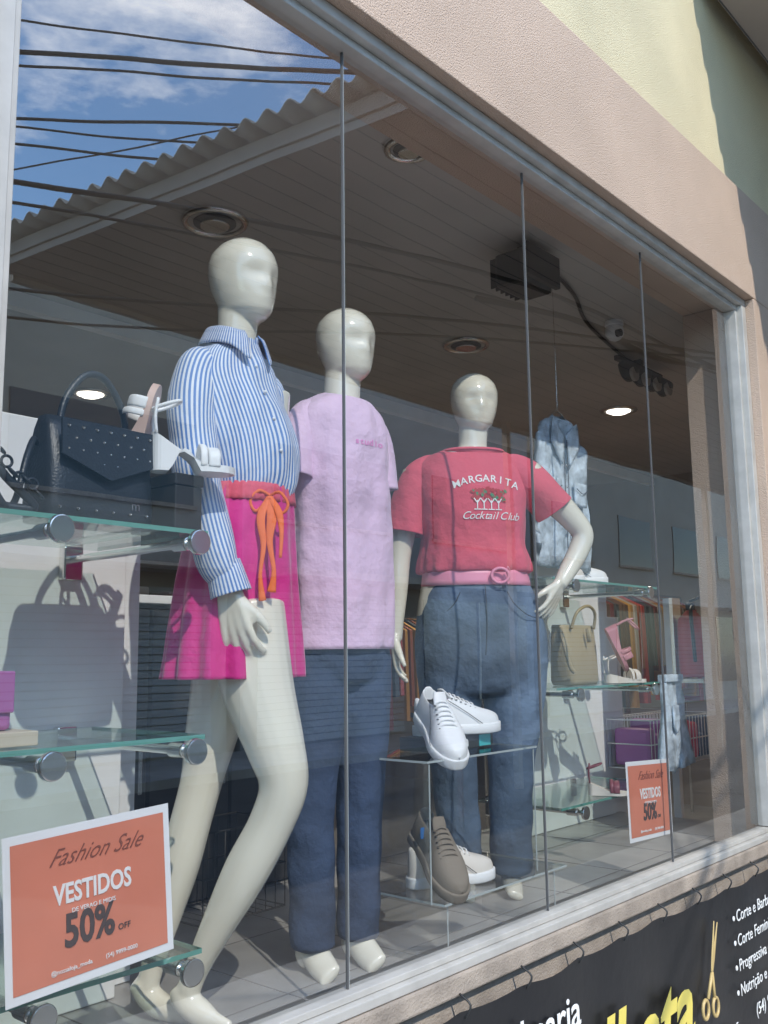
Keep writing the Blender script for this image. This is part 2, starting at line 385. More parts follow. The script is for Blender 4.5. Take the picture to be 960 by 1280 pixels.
    def hand(s,wr,dr,pn,th,curl=1.0,sc_=1.0):
        w=s.P(*wr); D=s.dirv(*dr); Nn=s.dirv(*pn); Nn=(Nn-D*Nn.dot(D)).normalized(); T=s.dirv(*th); T=(T-D*T.dot(D)-Nn*T.dot(Nn)).normalized()
        k=s.k*sc_
        for off,ln,sp in ((.032,.074,.17),(.011,.084,.04),(-.010,.078,-.08),(-.031,.060,-.21)):
            kn=w+(D*.088+T*off)*k
            self_p=[w+T*off*.45*k, w+(D*.045+T*off*.8)*k, kn]
            self_r=[.019,.0150,.0110]
            d=(D+T*sp).normalized(); ang=0; p=kn.copy()
            for sg,fr,cu in ((.42,.0094,18),(.32,.0084,28),(.26,.0068,22)):
                ang+=R(cu)*curl; dd=(d*math.cos(ang)+Nn*math.sin(ang)); p=p+dd*ln*sg*k; self_p.append(p.copy()); self_r.append(fr)
            s.geo.append(tube_geo([(q.x,q.y,q.z,r*k,r*k) for q,r in zip(self_p,self_r)],12,4,True)[:2])
        a0=w+(D*.02+T*.018)*k; a1=w+(D*.05+T*.042+Nn*.012)*k; a2=w+(D*.082+T*.060+Nn*.024)*k; a3=w+(D*.106+T*.066+Nn*.034)*k
        s.geo.append(tube_geo([(q.x,q.y,q.z,r*k,r*k) for q,r in ((a0,.018),(a1,.014),(a2,.011),(a3,.008))],12,4,True)[:2])
    def body(s,m,vox=.005,name='body',it=4):
        vs=[];fs=[]
        for v,f in s.geo:
            o=len(vs); vs+=list(v); fs+=[tuple(i+o for i in ff) for ff in f]
        global PAR; PAR=s.root
        ob=mesh(name,vs,fs,m,True)
        bm=bmesh.new(); bm.from_mesh(ob.data); bmesh.ops.recalc_face_normals(bm,faces=bm.faces); bm.to_mesh(ob.data); bm.free()
        r=ob.modifiers.new('r','REMESH'); r.mode='VOXEL'; r.voxel_size=vox; r.use_smooth_shade=True
        q=ob.modifiers.new('q','SMOOTH'); q.factor=.5; q.iterations=it
        s.geo=[]; return ob
    def cloth(s,name,rs,yaw,m,fold=None,nz=.003,n=96,sub=8,th=.003,dip=0,gap=0,point=0):
        v,f,u=s.rings(rs,yaw,n,sub,fold,nz,False,dip,gap,point); o=mesh(name,v,f,m,True,u); solid(o,th); return o
    def sleeve(s,name,pts,m,fold=None,n=40,sub=8):
        v,f,u=tube_geo(s.t(pts),n,sub,False,None,fold); o=mesh(name,v,f,m,True,u); solid(o,.003); return o
# ---- M1
m1=Man(1.594,.26,1.022,'female_mannequin')
y1=R(55)
m1.head(.0,0,.846,1.077,R(52),.086)
m1.limb([(-.03,.0,.66,.06),(-.028,0,.74,.052),(-.018,0,.80,.050),(-.012,0,.90,.055)])
v,f,_=m1.rings([(.775,-.03,0,.03,.03),(.74,-.03,0,.09,.06),(.70,-.03,0,.11,.07),(.62,-.02,0,.13,.09),(.42,0,0,.10,.08),(.25,-.005,0,.13,.09),(.12,-.005,0,.135,.095),(.05,-.005,0,.10,.08)],y1,40,4,cap=True); m1.geo.append((v,f))
m1.limb([(-.10,.10,.68,.05),(-.095,.14,.55,.042),(-.075,.155,.42,.037),(-.04,.165,.28,.033),(-.005,.165,.165,.024),(.0,.165,.14,.023)])
m1.hand((.0,.165,.145),(.20,.02,-1),(.35,-1,0),(1,.4,0),.8,.98)
m1.limb([(.06,-.12,.70,.05),(.05,-.14,.45,.038),(.03,-.12,.2,.025)]); m1.hand((.03,-.12,.2),(0,0,-1),(0,1,0),(1,0,0))
m1.limb([(.02,.05,.12,.095),(.050,.065,-.06,.088),(.095,.08,-.20,.070),(.115,.08,-.29,.058),(.085,.07,-.38,.053),(.025,.06,-.49,.053),(-.045,.05,-.62,.038),(-.085,.045,-.70,.029),(-.105,.045,-.75,.028)])
fl=m1.fl
m1.limb([(-.125,.035,-.745,.026),(-.11,.045,-.77,.030),(-.075,.06,-.79,.030),(-.04,.075,fl+.022,.030,.020),(.0,.09,fl+.014,.022,.013)])
m1.limb([(-.03,-.05,.12,.088),(-.05,-.055,-.06,.080),(-.08,-.055,-.20,.064),(-.10,-.05,-.30,.052),(-.125,-.045,-.40,.050),(-.15,-.04,-.50,.049),(-.18,-.035,-.62,.036),(-.20,-.03,-.70,.028),(-.215,-.03,-.76,.027)])
m1.limb([(-.235,-.03,-.75,.026),(-.215,-.03,-.78,.03),(-.18,-.015,-.80,.03),(-.14,.0,fl+.022,.03,.02),(-.10,.01,fl+.014,.022,.013)])
m1.body(M['skin'])
def sf(a,v): return .016*math.sin(5*a+9*v)+.016*math.sin(9*a-16*v)+.035*max(0,v-.65)*math.sin(17*a)
m1.cloth('striped_shirt',[(.800,-.028,0,.060,.058),(.782,-.03,0,.070,.062),(.762,-.033,0,.098,.068),(.728,-.035,0,.128,.084),(.68,-.034,0,.144,.100),(.60,-.018,0,.146,.120),(.52,.002,0,.140,.122),(.44,.012,0,.124,.108),(.39,.010,0,.110,.096)],y1,M['stripe'],sf,.009)
def slf(a,v): return .055*math.sin(24*v+2*math.sin(a))*(.2+v)+.03*math.sin(3*a+4*v)
m1.sleeve('sleeve_near',[(-.075,.055,.725,.034),(-.092,.080,.708,.052),(-.102,.112,.65,.058),(-.100,.140,.57,.057),(-.088,.158,.47,.054),(-.065,.168,.36,.051),(-.033,.172,.24,.047),(-.01,.17,.185,.041)],M['stripes'],slf)
m1.sleeve('cuff_near',[(-.017,.17,.215,.040),(-.008,.168,.185,.043),(.003,.166,.145,.047)],M['stripes'])
m1.sleeve('sleeve_far',[(.03,-.07,.72,.03),(.045,-.10,.68,.050),(.045,-.12,.50,.050),(.03,-.12,.25,.045)],M['stripes'],slf)
m1.cloth('collar_stand',[(.790,-.027,0,.062,.060),(.828,-.022,0,.060,.060)],y1,M['stripe'],None,0,56,3,gap=R(14))
m1.cloth('collar_fall',[(.834,-.022,0,.061,.061),(.828,-.022,.0,.071,.070),(.785,-.024,.004,.088,.084)],y1,M['stripe'],None,0,64,4,gap=R(20),point=.035)
F1=lambda r,U,da=0:(math.sin(y1+da)*r,math.cos(y1+da)*r,U)
for U,r,c in ((.72,.090,-.033),(.65,.114,-.028),(.58,.126,-.015),(.5,.127,.002)):
    a,d,_=F1(r,U); w=m1.P(a+c,d,U); tube('button',[(w.x,w.y,w.z-.004,.002,.002),(w.x,w.y,w.z,.005,.005),(w.x,w.y,w.z+.004,.002,.002)],M['inkw'],8,2)
def skf(a,v): return (.02+.045*v)*math.sin(14*a+2*v)*(.4+.6*v)+.015*math.sin(5*a)
m1.cloth('magenta_shorts',[(.415,.012,0,.116,.100),(.385,.010,0,.122,.105),(.30,.0,.0,.140,.118),(.18,-.006,.0,.154,.128),(.06,-.010,0,.164,.138),(-.048,-.014,0,.172,.146)],y1,M['magenta'],skf,.004)
m1.cloth('waistband',[(.418,.012,0,.121,.104),(.375,.010,0,.128,.110)],y1,M['coral'],lambda a,v:.02*math.sin(40*a),0,120,3)
a,d,_=F1(.118,.39,-.30); a+=.01
def cord(pts,r=.006): 
    q=[m1.P(*p) for p in pts]; wirec('tie_cord',q,r,M['orange'],8)
cord([(a,d,.385),(a+.025,d+.015,.39),(a+.045,d+.02,.36),(a+.03,d+.02,.34),(a,d+.012,.38)],.004)
cord([(a,d,.385),(a-.025,d+.015,.395),(a-.045,d+.02,.37),(a-.03,d+.02,.345),(a,d+.012,.38)],.004)
def ribbon(pts,w):
    q=[m1.P(*p) for p in pts]; tube('tie_ribbon',[(p.x,p.y,p.z,w*(.7+.3*math.sin(i*1.7)),.0025) for i,p in enumerate(q)],M['orange'],10,5,True,tuple(SV))
ribbon([(a,d+.01,.38),(a+.008,d+.030,.33),(a+.004,d+.040,.27),(a+.015,d+.046,.20),(a+.010,d+.050,.15)],.013)
ribbon([(a,d+.01,.38),(a-.018,d+.03,.33),(a-.010,d+.042,.26),(a-.016,d+.050,.19),(a-.01,d+.054,.13)],.011)
ribbon([(a,d+.01,.38),(a+.024,d+.03,.34),(a+.032,d+.04,.29),(a+.030,d+.046,.23)],.009)
# ---- M2
m2=Man(2.063,.33,1.016,'male_mannequin'); y2=R(42)
m2.head(.0,0,.808,1.037,R(45),.086)
m2.limb([(-.02,0,.62,.07),(-.018,0,.70,.060),(-.015,0,.76,.056),(-.008,0,.86,.055)])
v,f,_=m2.rings([(.745,-.02,0,.05,.05),(.715,-.02,0,.12,.075),(.6,-.02,0,.15,.10),(.4,-.02,0,.13,.095),(.15,-.02,0,.14,.10),(.0,-.02,0,.13,.09)],y2,40,4,cap=True); m2.geo.append((v,f))
fl=m2.fl
for a,d in ((-.10,.04),(.02,-.05)):
    m2.limb([(a,d,-.6,.04),(a-.01,d,-.74,.036),(a-.01,d,-.79,.036)])
    m2.limb([(a-.035,d-.01,fl+.03,.028),(a,d,fl+.045,.038,.036),(a+.03,d+.05,fl+.028,.038,.028),(a+.055,d+.10,fl+.017,.032,.016)])
m2.body(M['skin'])
def tf(a,v): return (.012+.03*v)*math.sin(6*a+3*v)+.014*math.sin(11*a-7*v)+.014*math.sin(3*a+14*v)
tee2=m2.cloth('pink_tee',[(.764,-.02,0,.066,.064),(.756,-.02,0,.082,.074),(.735,-.021,0,.115,.084),(.700,-.022,0,.150,.098),(.65,-.022,0,.164,.110),(.58,-.022,0,.164,.118),(.5,-.024,0,.158,.12),(.35,-.022,0,.150,.118),(.18,-.022,0,.152,.122),(.02,-.024,0,.160,.13)],y2,M['lilac'],tf,.010,dip=.022)
m2.sleeve('tee_sleeve_near',[(-.085,.05,.700,.036),(-.110,.072,.685,.050),(-.135,.095,.63,.060),(-.150,.112,.56,.064),(-.157,.12,.50,.068)],M['lilac'],lambda a,v:.05*math.sin(3*a+5*v))
m2.sleeve('tee_sleeve_far',[(.045,-.06,.700,.036),(.070,-.08,.67,.050),(.088,-.10,.60,.056),(.092,-.11,.50,.060)],M['lilac'],lambda a,v:.05*math.sin(3*a+5*v))
def jeans(mn,yaw,pel,legs,m,vox=.007):
    v,f,_=mn.rings(pel,yaw,64,5,None,.004,cap=True); mn.geo.append((v,f))
    for L in legs:
        mn.geo.append(tube_geo(mn.t(L),28,10,True,None,lambda a,t:.035*math.sin(34*t+2.5*math.sin(a+L[0][0]*50))*(.3+t*t)+.03*math.sin(3*a+6*t))[:2])
    return mn.body(m,vox,'jeans',3)
jeans(m2,y2,[(.20,-.02,0,.12,.095),(.1,-.02,0,.14,.105),(0,-.02,0,.150,.114),(-.07,-.02,0,.12,.09)],
 [[(-.080,.045,0,.090),(-.095,.045,-.2,.084),(-.105,.045,-.4,.070),(-.10,.045,-.6,.064),(-.10,.045,-.77,.062)],
  [(.035,-.04,0,.088),(.035,-.045,-.2,.080),(.03,-.05,-.4,.068),(.025,-.05,-.6,.062),(.02,-.05,-.77,.060)]],M['jeand'])
ang=math.atan2(SV.y,SV.x)
def bvh_of(o): return BVHTree.FromPolygons([v.co.copy() for v in o.data.vertices],[tuple(p.vertices) for p in o.data.polygons])
bvh=bvh_of(tee2)
def print_on(o,off=.005):
    for v in o.data.vertices:
        h=bvh.ray_cast(v.co+DV*.35,-DV)
        if h[0] is not None: v.co=h[0]+DV*off
    o.data.update()
for i,ch in enumerate('studio'):
    p=m2.P(.035+i*.013,.16,.60); o=text('print_letter',ch,M['tprint'],.026,p.x,p.y,p.z,'CENTER',0,yaw=ang,ext=0,bold=.0006); print_on(o)
# ---- M3
m3=Man(2.972,.50,1.0,'female_mannequin'); y3=R(8)
m3.head(-.002,0,.846,1.083,R(14),.092)
m3.limb([(-.02,0,.66,.085),(-.018,0,.745,.066),(-.012,0,.80,.056),(-.006,0,.90,.058)])
v,f,_=m3.rings([(.785,-.018,0,.06,.05),(.765,-.02,0,.12,.068),(.735,-.02,0,.180,.080),(.70,-.02,0,.20,.09),(.62,-.02,0,.20,.11),(.45,-.02,0,.17,.11),(.33,-.02,0,.185,.12),(.15,-.01,0,.23,.14),(0,0,0,.22,.13)],y3,48,4,cap=True); m3.geo.append((v,f))
m3.limb([(-.225,0,.685,.062),(-.262,0,.58,.056),(-.285,.0,.46,.048),(-.30,0,.37,.043),(-.31,.01,.25,.040),(-.318,.02,.12,.030),(-.32,.02,.06,.026)])
m3.hand((-.32,.02,.07),(.03,.03,-1),(1,.1,0),(.1,1,0),.7,1.05)
m3.limb([(.19,0,.685,.062),(.28,-.02,.60,.056),(.36,-.035,.52,.048),(.405,-.04,.455,.042),(.385,-.03,.39,.040),(.335,.0,.31,.034),(.295,.035,.255,.026)])
m3.hand((.298,.032,.262),(-.42,.18,-.85),(-.8,-.5,.2),(-.5,.9,.2),.6,1.0)
fl=m3.fl
for a,d in ((-.085,.02),(.085,-.01)):
    m3.limb([(a,d,-.6,.045),(a,d,-.74,.038),(a,d,-.79,.036)])
    m3.limb([(a,d-.04,fl+.03,.028),(a,d,fl+.05,.036),(a,d+.06,fl+.03,.038,.026),(a,d+.12,fl+.017,.03,.015)])
m3.body(M['skin'])
def cf(a,v): return .016*math.sin(7*a+4*v)*v+.036*math.sin(15*a+3*math.sin(2*a))*max(0,v-.55)*2.0+.012*math.sin(4*a-7*v)*v+.012*math.sin(2*a+15*v)*v
tee=m3.cloth('coral_tee',[(.775,-.012,0,.118,.080),(.768,-.015,0,.135,.086),(.745,-.02,0,.176,.094),(.70,-.02,0,.206,.112),(.62,-.02,0,.212,.138),(.52,-.018,0,.202,.148),(.42,-.018,0,.196,.142),(.35,-.018,0,.210,.150),(.310,-.018,0,.208,.148),(.302,-.018,0,.19,.13)],y3,M['coral'],cf,.008,dip=.045)
m3.cloth('neck_rib',[(.779,-.012,0,.113,.077),(.773,-.012,0,.119,.081),(.767,-.013,0,.125,.084)],y3,M['coral'],None,0,64,3,dip=.045)
m3.sleeve('tee_sleeve_left',[(-.13,0,.725,.030),(-.175,0,.710,.054),(-.218,0,.665,.072),(-.248,0,.59,.076),(-.268,0,.52,.078),(-.280,0,.460,.080)],M['coral'],lambda a,v:.06*math.sin(3*a+6*v)*v)
m3.sleeve('tee_sleeve_right',[(.09,0,.725,.030),(.135,0,.710,.054),(.182,-.005,.675,.070),(.228,-.012,.63,.075),(.270,-.02,.585,.075),(.298,-.028,.550,.077)],M['coral'],lambda a,v:.06*math.sin(3*a+6*v)*v)
m3.cloth('belt',[(.310,-.016,0,.197,.137),(.252,-.014,0,.205,.143)],y3,M['belt'],None,0,72,3,.005)
w=m3.P(.04+math.sin(y3)*.15,.153,.283); torus('belt_buckle',w,.028,.006,M['belt'],(R(90),0,ang),1.1,.95)
w=m3.P(.09,.15,.283); torus('belt_loop',w,.03,.004,M['belt'],(R(90),0,ang),.25,1)
jn=jeans(m3,y3,[(.262,-.012,0,.198,.136),(.22,-.008,0,.215,.145),(.12,.0,0,.240,.158),(.0,.0,0,.250,.160),(-.10,0,0,.23,.142),(-.14,0,0,.2,.12)],
 [[(-.122,.01,-.02,.128),(-.122,.015,-.2,.110),(-.112,.02,-.4,.086),(-.100,.02,-.6,.078),(-.092,.02,-.775,.076)],
  [(.118,-.005,-.02,.128),(.115,-.01,-.2,.110),(.102,-.01,-.4,.086),(.093,-.01,-.6,.078),(.086,-.01,-.775,.076)]],M['jean'])
for sx in (-1,1):
    pk=[m3.P(sx*.085-.0,.150,.225),m3.P(sx*.11,.149,.18),m3.P(sx*.16,.132,.14),m3.P(sx*.212,.086,.13)]
    wirec('pocket_seam',pk,.0018,M['stitch'],5)
wirec('fly_seam',[m3.P(.005,.153,.25),m3.P(.008,.161,.12),m3.P(.0,.162,.0)],.0018,M['stitch'],5)
bvh=bvh_of(tee)
for i,ch in enumerate('MARGARITA'):
    u=(i-4)/4; p=m3.P(.022+u*.108,.165,.632-.022*u*u)
    o=text('print_letter',ch,M['inkw'],.040,p.x,p.y,p.z,'CENTER',-u*R(14),bold=.0004,yaw=ang,ext=0); print_on(o)
cw=[.0,.023,.041,.058,.076,.089,.103,.114,.130,.140,.162,.175,.193]
for i,ch in enumerate('Cocktail Club'):
    p=m3.P(-.060+cw[i],.165,.490)
    if ch!=' ': o=text('print_script',ch,M['inkw'],.040,p.x,p.y,p.z,'CENTER',R(2),shear=.4,yaw=ang,ext=0); print_on(o)
random.seed(2)
for i in range(60):
    u=random.uniform(-1,1); zz=random.uniform(0,1); p=m3.P(.025+u*.068,.165,.568+zz*.038-abs(u)*.01)
    q=[(p.x+SV.x*r*math.cos(t)+0,p.y+SV.y*r*math.cos(t),p.z+r*math.sin(t)) for t,r in ((random.random()+j*1.256,random.uniform(.005,.012)) for j in range(5))]
    o=mesh('print_fruit',q,[(0,1,2,3,4)],M['inkr'] if random.random()<.8 else M['inkg']); print_on(o)
for u in (-.035,-.01,.018,.045):
    for a,b in (((u,.56),(u,.528)),((u-.012,.526),(u+.012,.526)),((u-.012,.568),(u,.55)),((u+.012,.568),(u,.55))):
        p=m3.P(.02+a[0],.165,a[1]); q=m3.P(.02+b[0],.165,b[1]); t=.0018
        n=(q-p).normalized().cross(DV)*t
        o=mesh('print_line',[p-n,p+n,q+n,q-n],[(0,1,2,3)],M['inkw']); print_on(o,.0056)
# ------------------------------------------------------------------ footwear builders
def sneaker(loc,yaw,pitch,m,solem,name='sneaker',L=.28,roll=0,tagm=None):
    root(name,loc)
    mt=Matrix.Translation(loc)@Matrix.Rotation(yaw,4,'Z')@Matrix.Rotation(pitch,4,'Y')@Matrix.Rotation(roll,4,'X')
    def pw(t):
        return .03+.0145*math.sin(min(1,t/.25)*math.pi/2)*.3+.018*math.exp(-((t-.68)/.22)**2)
    def wd(t):
        e=1
        if t<.08: e=math.sqrt(max(0,1-((.08-t)/.08)**2))
        if t>.84: e=math.sqrt(max(0,1-((t-.84)/.16)**2))
        return pw(t)*max(e,.05)
    def cx(t): return .006*math.sin(t*math.pi)
    N=36;n=24
    vs=[];fs=[]
    for lev,(z,sc0) in enumerate(((0,.94),(.004,1.0),(.026,1.02),(.030,.96))):
        for i in range(2*N):
            t=i/N if i<N else (2*N-i)/N; sd=1 if i<N else -1
            tt=.5-.5*math.cos(math.pi*t)
            vs.append(mt@Vector((tt*L+(tt-.5)*.008*sc0,cx(tt)+sd*(wd(tt)+.004)*sc0,z+.012*max(0,tt-.8)*2)))
    for l in range(3):
        for i in range(2*N):
            j=(i+1)%(2*N); fs.append((l*2*N+i,l*2*N+j,(l+1)*2*N+j,(l+1)*2*N+i))
    fs.append(tuple(range(2*N-1,-1,-1))); fs.append(tuple(3*2*N+i for i in range(2*N)))
    mesh('sole',vs,fs,solem,True)
    def hh(t):
        pts=[(0,.085),(.06,.098),(.15,.09),(.28,.088),(.36,.100),(.45,.092),(.6,.072),(.75,.056),(.88,.046),(.96,.036),(1,.020)]
        for i in range(len(pts)-1):
            if t<=pts[i+1][0]:
                u=(t-pts[i][0])/(pts[i+1][0]-pts[i][0]); return pts[i][1]*(1-u)+pts[i+1][1]*u
        return .02
    vs=[];fs=[];mi=[]
    for i in range(N+1):
        t=.5-.5*math.cos(math.pi*i/N); w=wd(t); h=hh(t)
        for k in range(n+1):
            a=math.pi*k/n; c=math.cos(a); s0=math.sin(a)
            tp=.62 if t<.5 else .62+.2*(t-.5)
            y=math.copysign(abs(c)**.6,c)*w*(1-(1-tp)*s0*.45); z=.024+h*(s0**.62)
            inn=abs(c)
            if .04<t<.35:
                e=min(1,(t-.04)/.03,(.35-t)/.03); dep=max(0,1-(inn/.62)**4)
                z-=.055*e*dep
            vs.append(mt@Vector((t*L,cx(t)+y,z)))
    for i in range(N):
        for k in range(n):
            fs.append((i*(n+1)+k,i*(n+1)+k+1,(i+1)*(n+1)+k+1,(i+1)*(n+1)+k))
            t=.5-.5*math.cos(math.pi*(i+.5)/N); a=math.pi*(k+.5)/n
            mi.append(1 if (.06<t<.34 and abs(math.cos(a))<.5) else (2 if (tagm and (t<.13 or (.45<t<.62 and k in (3,4,5,18,19,20)))) else 0))
    o=mesh('upper',vs,fs,m,True); o.data.materials.append(M['lining']); o.data.materials.append(tagm or m); o.data.polygons.foreach_set('material_index',mi); sub(o)
    T=lambda x,y,z:tuple(mt@Vector((x,y,z)))
    tg=[T(.40*L,0,.108),T(.34*L,0,.125),T(.30*L,0,.138)]
    tube('tongue',[tg[0]+(.006,.022),tg[1]+(.006,.022),tg[2]+(.004,.018)],m,14,4,True,tuple(mt.to_3x3()@Vector((1,0,.6))))
    for j in range(6):
        t=.40+j*.052; z=.024+hh(t)+.002; w=wd(t)*.50
        p=[T(t*L-.004*(j%2),-w,z-.012),T(t*L,-w*.5,z),T(t*L+.003,w*.5,z+.001),T(t*L+.006,w,z-.012)]
        wirec('lace',p,.0028,solem,6,4)
        for sd in (-1,1):
            e=T(t*L,sd*w*1.02,z-.013); torus('eyelet',Vector(e),.003,.0012,M['lining'])
    for sd in (-1,1):
        wirec('quarter_seam',[T(.34*L,sd*wd(.34)*.78,.024+.080),T(.5*L,sd*wd(.5)*.90,.024+.050),T(.66*L,sd*wd(.66)*1.0,.040),T(.70*L,sd*wd(.7)*1.02,.032)],.0012,M['lining'],5,4)
    return mt
def sandal(loc,yaw,pitch,roll,m,heel=.05,L=.24,name='sandal',sm=None):
    root(name,loc); sm=sm or m
    mt=Matrix.Translation(loc)@Matrix.Rotation(yaw,4,'Z')@Matrix.Rotation(pitch,4,'Y')@Matrix.Rotation(roll,4,'X')
    N=24;vs=[];fs=[]
    def wd(t):
        e=1
        if t<.12: e=math.sqrt(max(0,1-((.12-t)/.12)**2))
        if t>.82: e=math.sqrt(max(0,1-((t-.82)/.18)**2))
        return (.027+.013*math.exp(-((t-.7)/.25)**2))*max(e,.05)
    zt=lambda t:.016+heel*(max(0,(.62-t)/.62))**1.1
    zb=lambda t:0 if (t>.55 or heel<.06) else (0 if t<.22 else .7*heel*math.sin((t-.22)/.33*math.pi))
    for lev in range(2):
        for i in range(2*N):
            t=i/N if i<N else (2*N-i)/N; sd=1 if i<N else -1; tt=.5-.5*math.cos(math.pi*t)
            vs.append(mt@Vector((tt*L,sd*wd(tt),zt(tt) if lev else zb(tt))))
    for i in range(2*N):
        j=(i+1)%(2*N); fs.append((i,j,2*N+j,2*N+i))
    for i in range(N):
        a,b=i,i+1; c,d=(2*N-i)%(2*N),2*N-i-1
        for o in (0,2*N): 
            q=[a+o,b+o,d+o,c+o]; q=list(dict.fromkeys(q))
            if len(q)>2: fs.append(tuple(q) if o else tuple(reversed(q)))
    mesh('sole',vs,fs,sm,False)
    T=lambda x,y,z:tuple(mt@Vector((x,y,z)))
    def strap(t,h,r1=.010,dx=0):
        w=wd(t); z=zt(t)
        p=[T(t*L,-w,z-.004)+(.002,r1),T(t*L+dx*.5,-w*.9,z+h*.6)+(.002,r1),T(t*L+dx,0,z+h)+(.002,r1),T(t*L+dx*.5,w*.9,z+h*.6)+(.002,r1),T(t*L,w,z-.004)+(.002,r1)]
        tube('strap',p,m,10,5,True,tuple(mt.to_3x3()@Vector((0,0,1))))
    strap(.72,.045,.014); strap(.60,.05,.008)
    c=Vector((.12*L,0,zt(.1)+.075)); pts=[]
    for i in range(13):
        a=2*math.pi*i/12; pts.append(T(c.x+.032*math.cos(a)+.01,.026*math.sin(a),c.z+.012*math.cos(a)))
    wirec('ankle_strap',pts,.0045,m,8,3)
    for sd in (-1,1): wirec('heel_strap',[T(.05*L,sd*.02,zt(.05)),T(.03*L,sd*.022,zt(.05)+.04),T(.06*L,sd*.022,zt(.05)+.08)],.004,m,6,3)
# ------------------------------------------------------------------ shelves
def shelf(x0,x1,y0,y1,z,ks,yback):
    root('glass_shelf',((x0+x1)/2,(y0+y1)/2,z))
    box('pane',x0,x1,y0,y1,z,z+.010,M['shelfglass'])
    box('edge_front',x0,x1,y0-.0015,y0-.0003,z,z+.010,M['shelfedge']); box('edge_side',x1+.0003,x1+.0015,y0,y1,z,z+.010,M['shelfedge'])
    for x in ks:
        disc('knob',(x,y0-.03,z-.022),.028,.014,M['chrome'],'Y'); disc('rod',(x,(y0+yback)/2-.02,z-.022),.010,yback-y0,M['chrome'],'Y',20)
        disc('rod_collar',(x,y0+.03,z-.022),.016,.05,M['chrome'],'Y',20)
        box('bracket_plate',x-.028,x+.028,yback-.03,yback-.002,z-.075,z+.012,M['chrome'],.006)
for z in (1.825,1.375,.93): shelf(.72,1.37,.115,.56,z,(.987,1.323),.62)
for z in (1.86,1.40,.92): shelf(3.50,4.50,.50,.92,z,(3.64,4.35),.96)
def handbag():
    root('black_handbag',(1.17,.25,1.95))
    z0=1.837; x0,x1=1.01,1.27
    bm=bmesh.new(); lv=[(0,1,1),(.03,1.02,1.05),(.13,.99,.95),(.20,.95,.60),(.225,.92,.35)]
    N=32; rings=[]
    for z,sx,sy in lv:
        ring=[]
        for i in range(N):
            a=2*math.pi*i/N; c,s=math.cos(a),math.sin(a); e=.35
            ring.append(bm.verts.new(((x0+x1)/2+math.copysign(abs(c)**e,c)*.13*sx,.235+math.copysign(abs(s)**e,s)*.065*sy,z0+z)))
        rings.append(ring)
    for a,b in zip(rings,rings[1:]):
        for i in range(N): bm.faces.new((a[i],a[(i+1)%N],b[(i+1)%N],b[i]))
    bm.faces.new(rings[0][::-1]); bm.faces.new(rings[-1])
    me=bpy.data.meshes.new('bag_body'); bm.to_mesh(me); bm.free(); me.materials.append(M['black']); me.polygons.foreach_set('use_smooth',[True]*len(me.polygons))
    link(bpy.data.objects.new('bag_body',me))
    fl=[(1.025,.165,2.045),(1.255,.165,2.045),(1.255,.160,1.97),(1.14,.156,1.925),(1.025,.160,1.97)]
    mesh('flap',[(x,y,z) for x,y,z in fl]+[(x,y-.006,z) for x,y,z in fl],[(0,1,2,3,4),(9,8,7,6,5),(0,5,6,1),(1,6,7,2),(2,7,8,3),(3,8,9,4),(4,9,5,0)],M['black'])
    for i in range(7):
        for j in range(4):
            x=1.04+i*.033+(j%2)*.017; z=2.03-j*.024
            if x<1.25 and z>1.945+abs(x-1.14)*.3: tube('stud',[(x,.158,z,.0045,.0045),(x,.152,z,.001,.001)],M['chrome'],8,2)
    for i in range(6): tube('stud',[(1.03+i*.042,.167,1.86+.0*i,.0045,.0045),(1.03+i*.042,.160,1.86,.001,.001)],M['chrome'],8,2)
    wirec('handle',[(1.06,.235,2.04),(1.075,.235,2.11),(1.12,.235,2.17),(1.17,.235,2.17),(1.215,.235,2.11),(1.23,.235,2.04)],.008,M['black'],10)
    wirec('strap',[(1.01,.235,2.0),(.99,.21,2.0),(.96,.18,1.95),(.93,.16,1.86),(.90,.15,1.85),(.87,.16,1.92),(.86,.18,2.05),(.85,.2,2.1)],.007,M['black'],8)
    wirec('strap_coil',[(.86,.15,1.95),(.90,.14,1.90),(.96,.14,1.85),(.93,.15,1.845),(.88,.16,1.85)],.009,M['black'],8)
    for i in range(9):
        a=i/8; torus('chain_link',(.855+.11*a,.135,1.97-.10*a+.01*math.sin(a*9)),.011,.003,M['black'],(R(90 if i%2 else 20),R(40),0))
    text('bag_emblem','m',M['chrome'],.03,1.21,.163,1.87,'CENTER')
handbag()
root('shoe_box',(1.33,.2,1.88)); box('box_body',1.29,1.365,.13,.30,1.837,1.935,M['dark'],.003); box('box_lid',1.287,1.368,.127,.303,1.936,1.962,M['dark'],.003)
sandal((1.245,.21,1.975),R(-45),R(-76),0,M['inkw'],.04,.20,sm=M['nude'])
sandal((1.25,.17,1.964),R(-28),R(0),0,M['inkw'],.075,.19,sm=M['inkw'])
root('shoe_box',(.95,.3,1.4)); box('box_body',.80,1.00,.16,.34,1.387,1.415,M['box'],.002)
root('purple_wallet',(.93,.25,1.46)); box('wallet_body',.82,.965,.20,.24,1.416,1.53,M['purple'],.01); box('wallet_flap',.82,.965,.192,.199,1.45,1.53,M['purple'],.003)
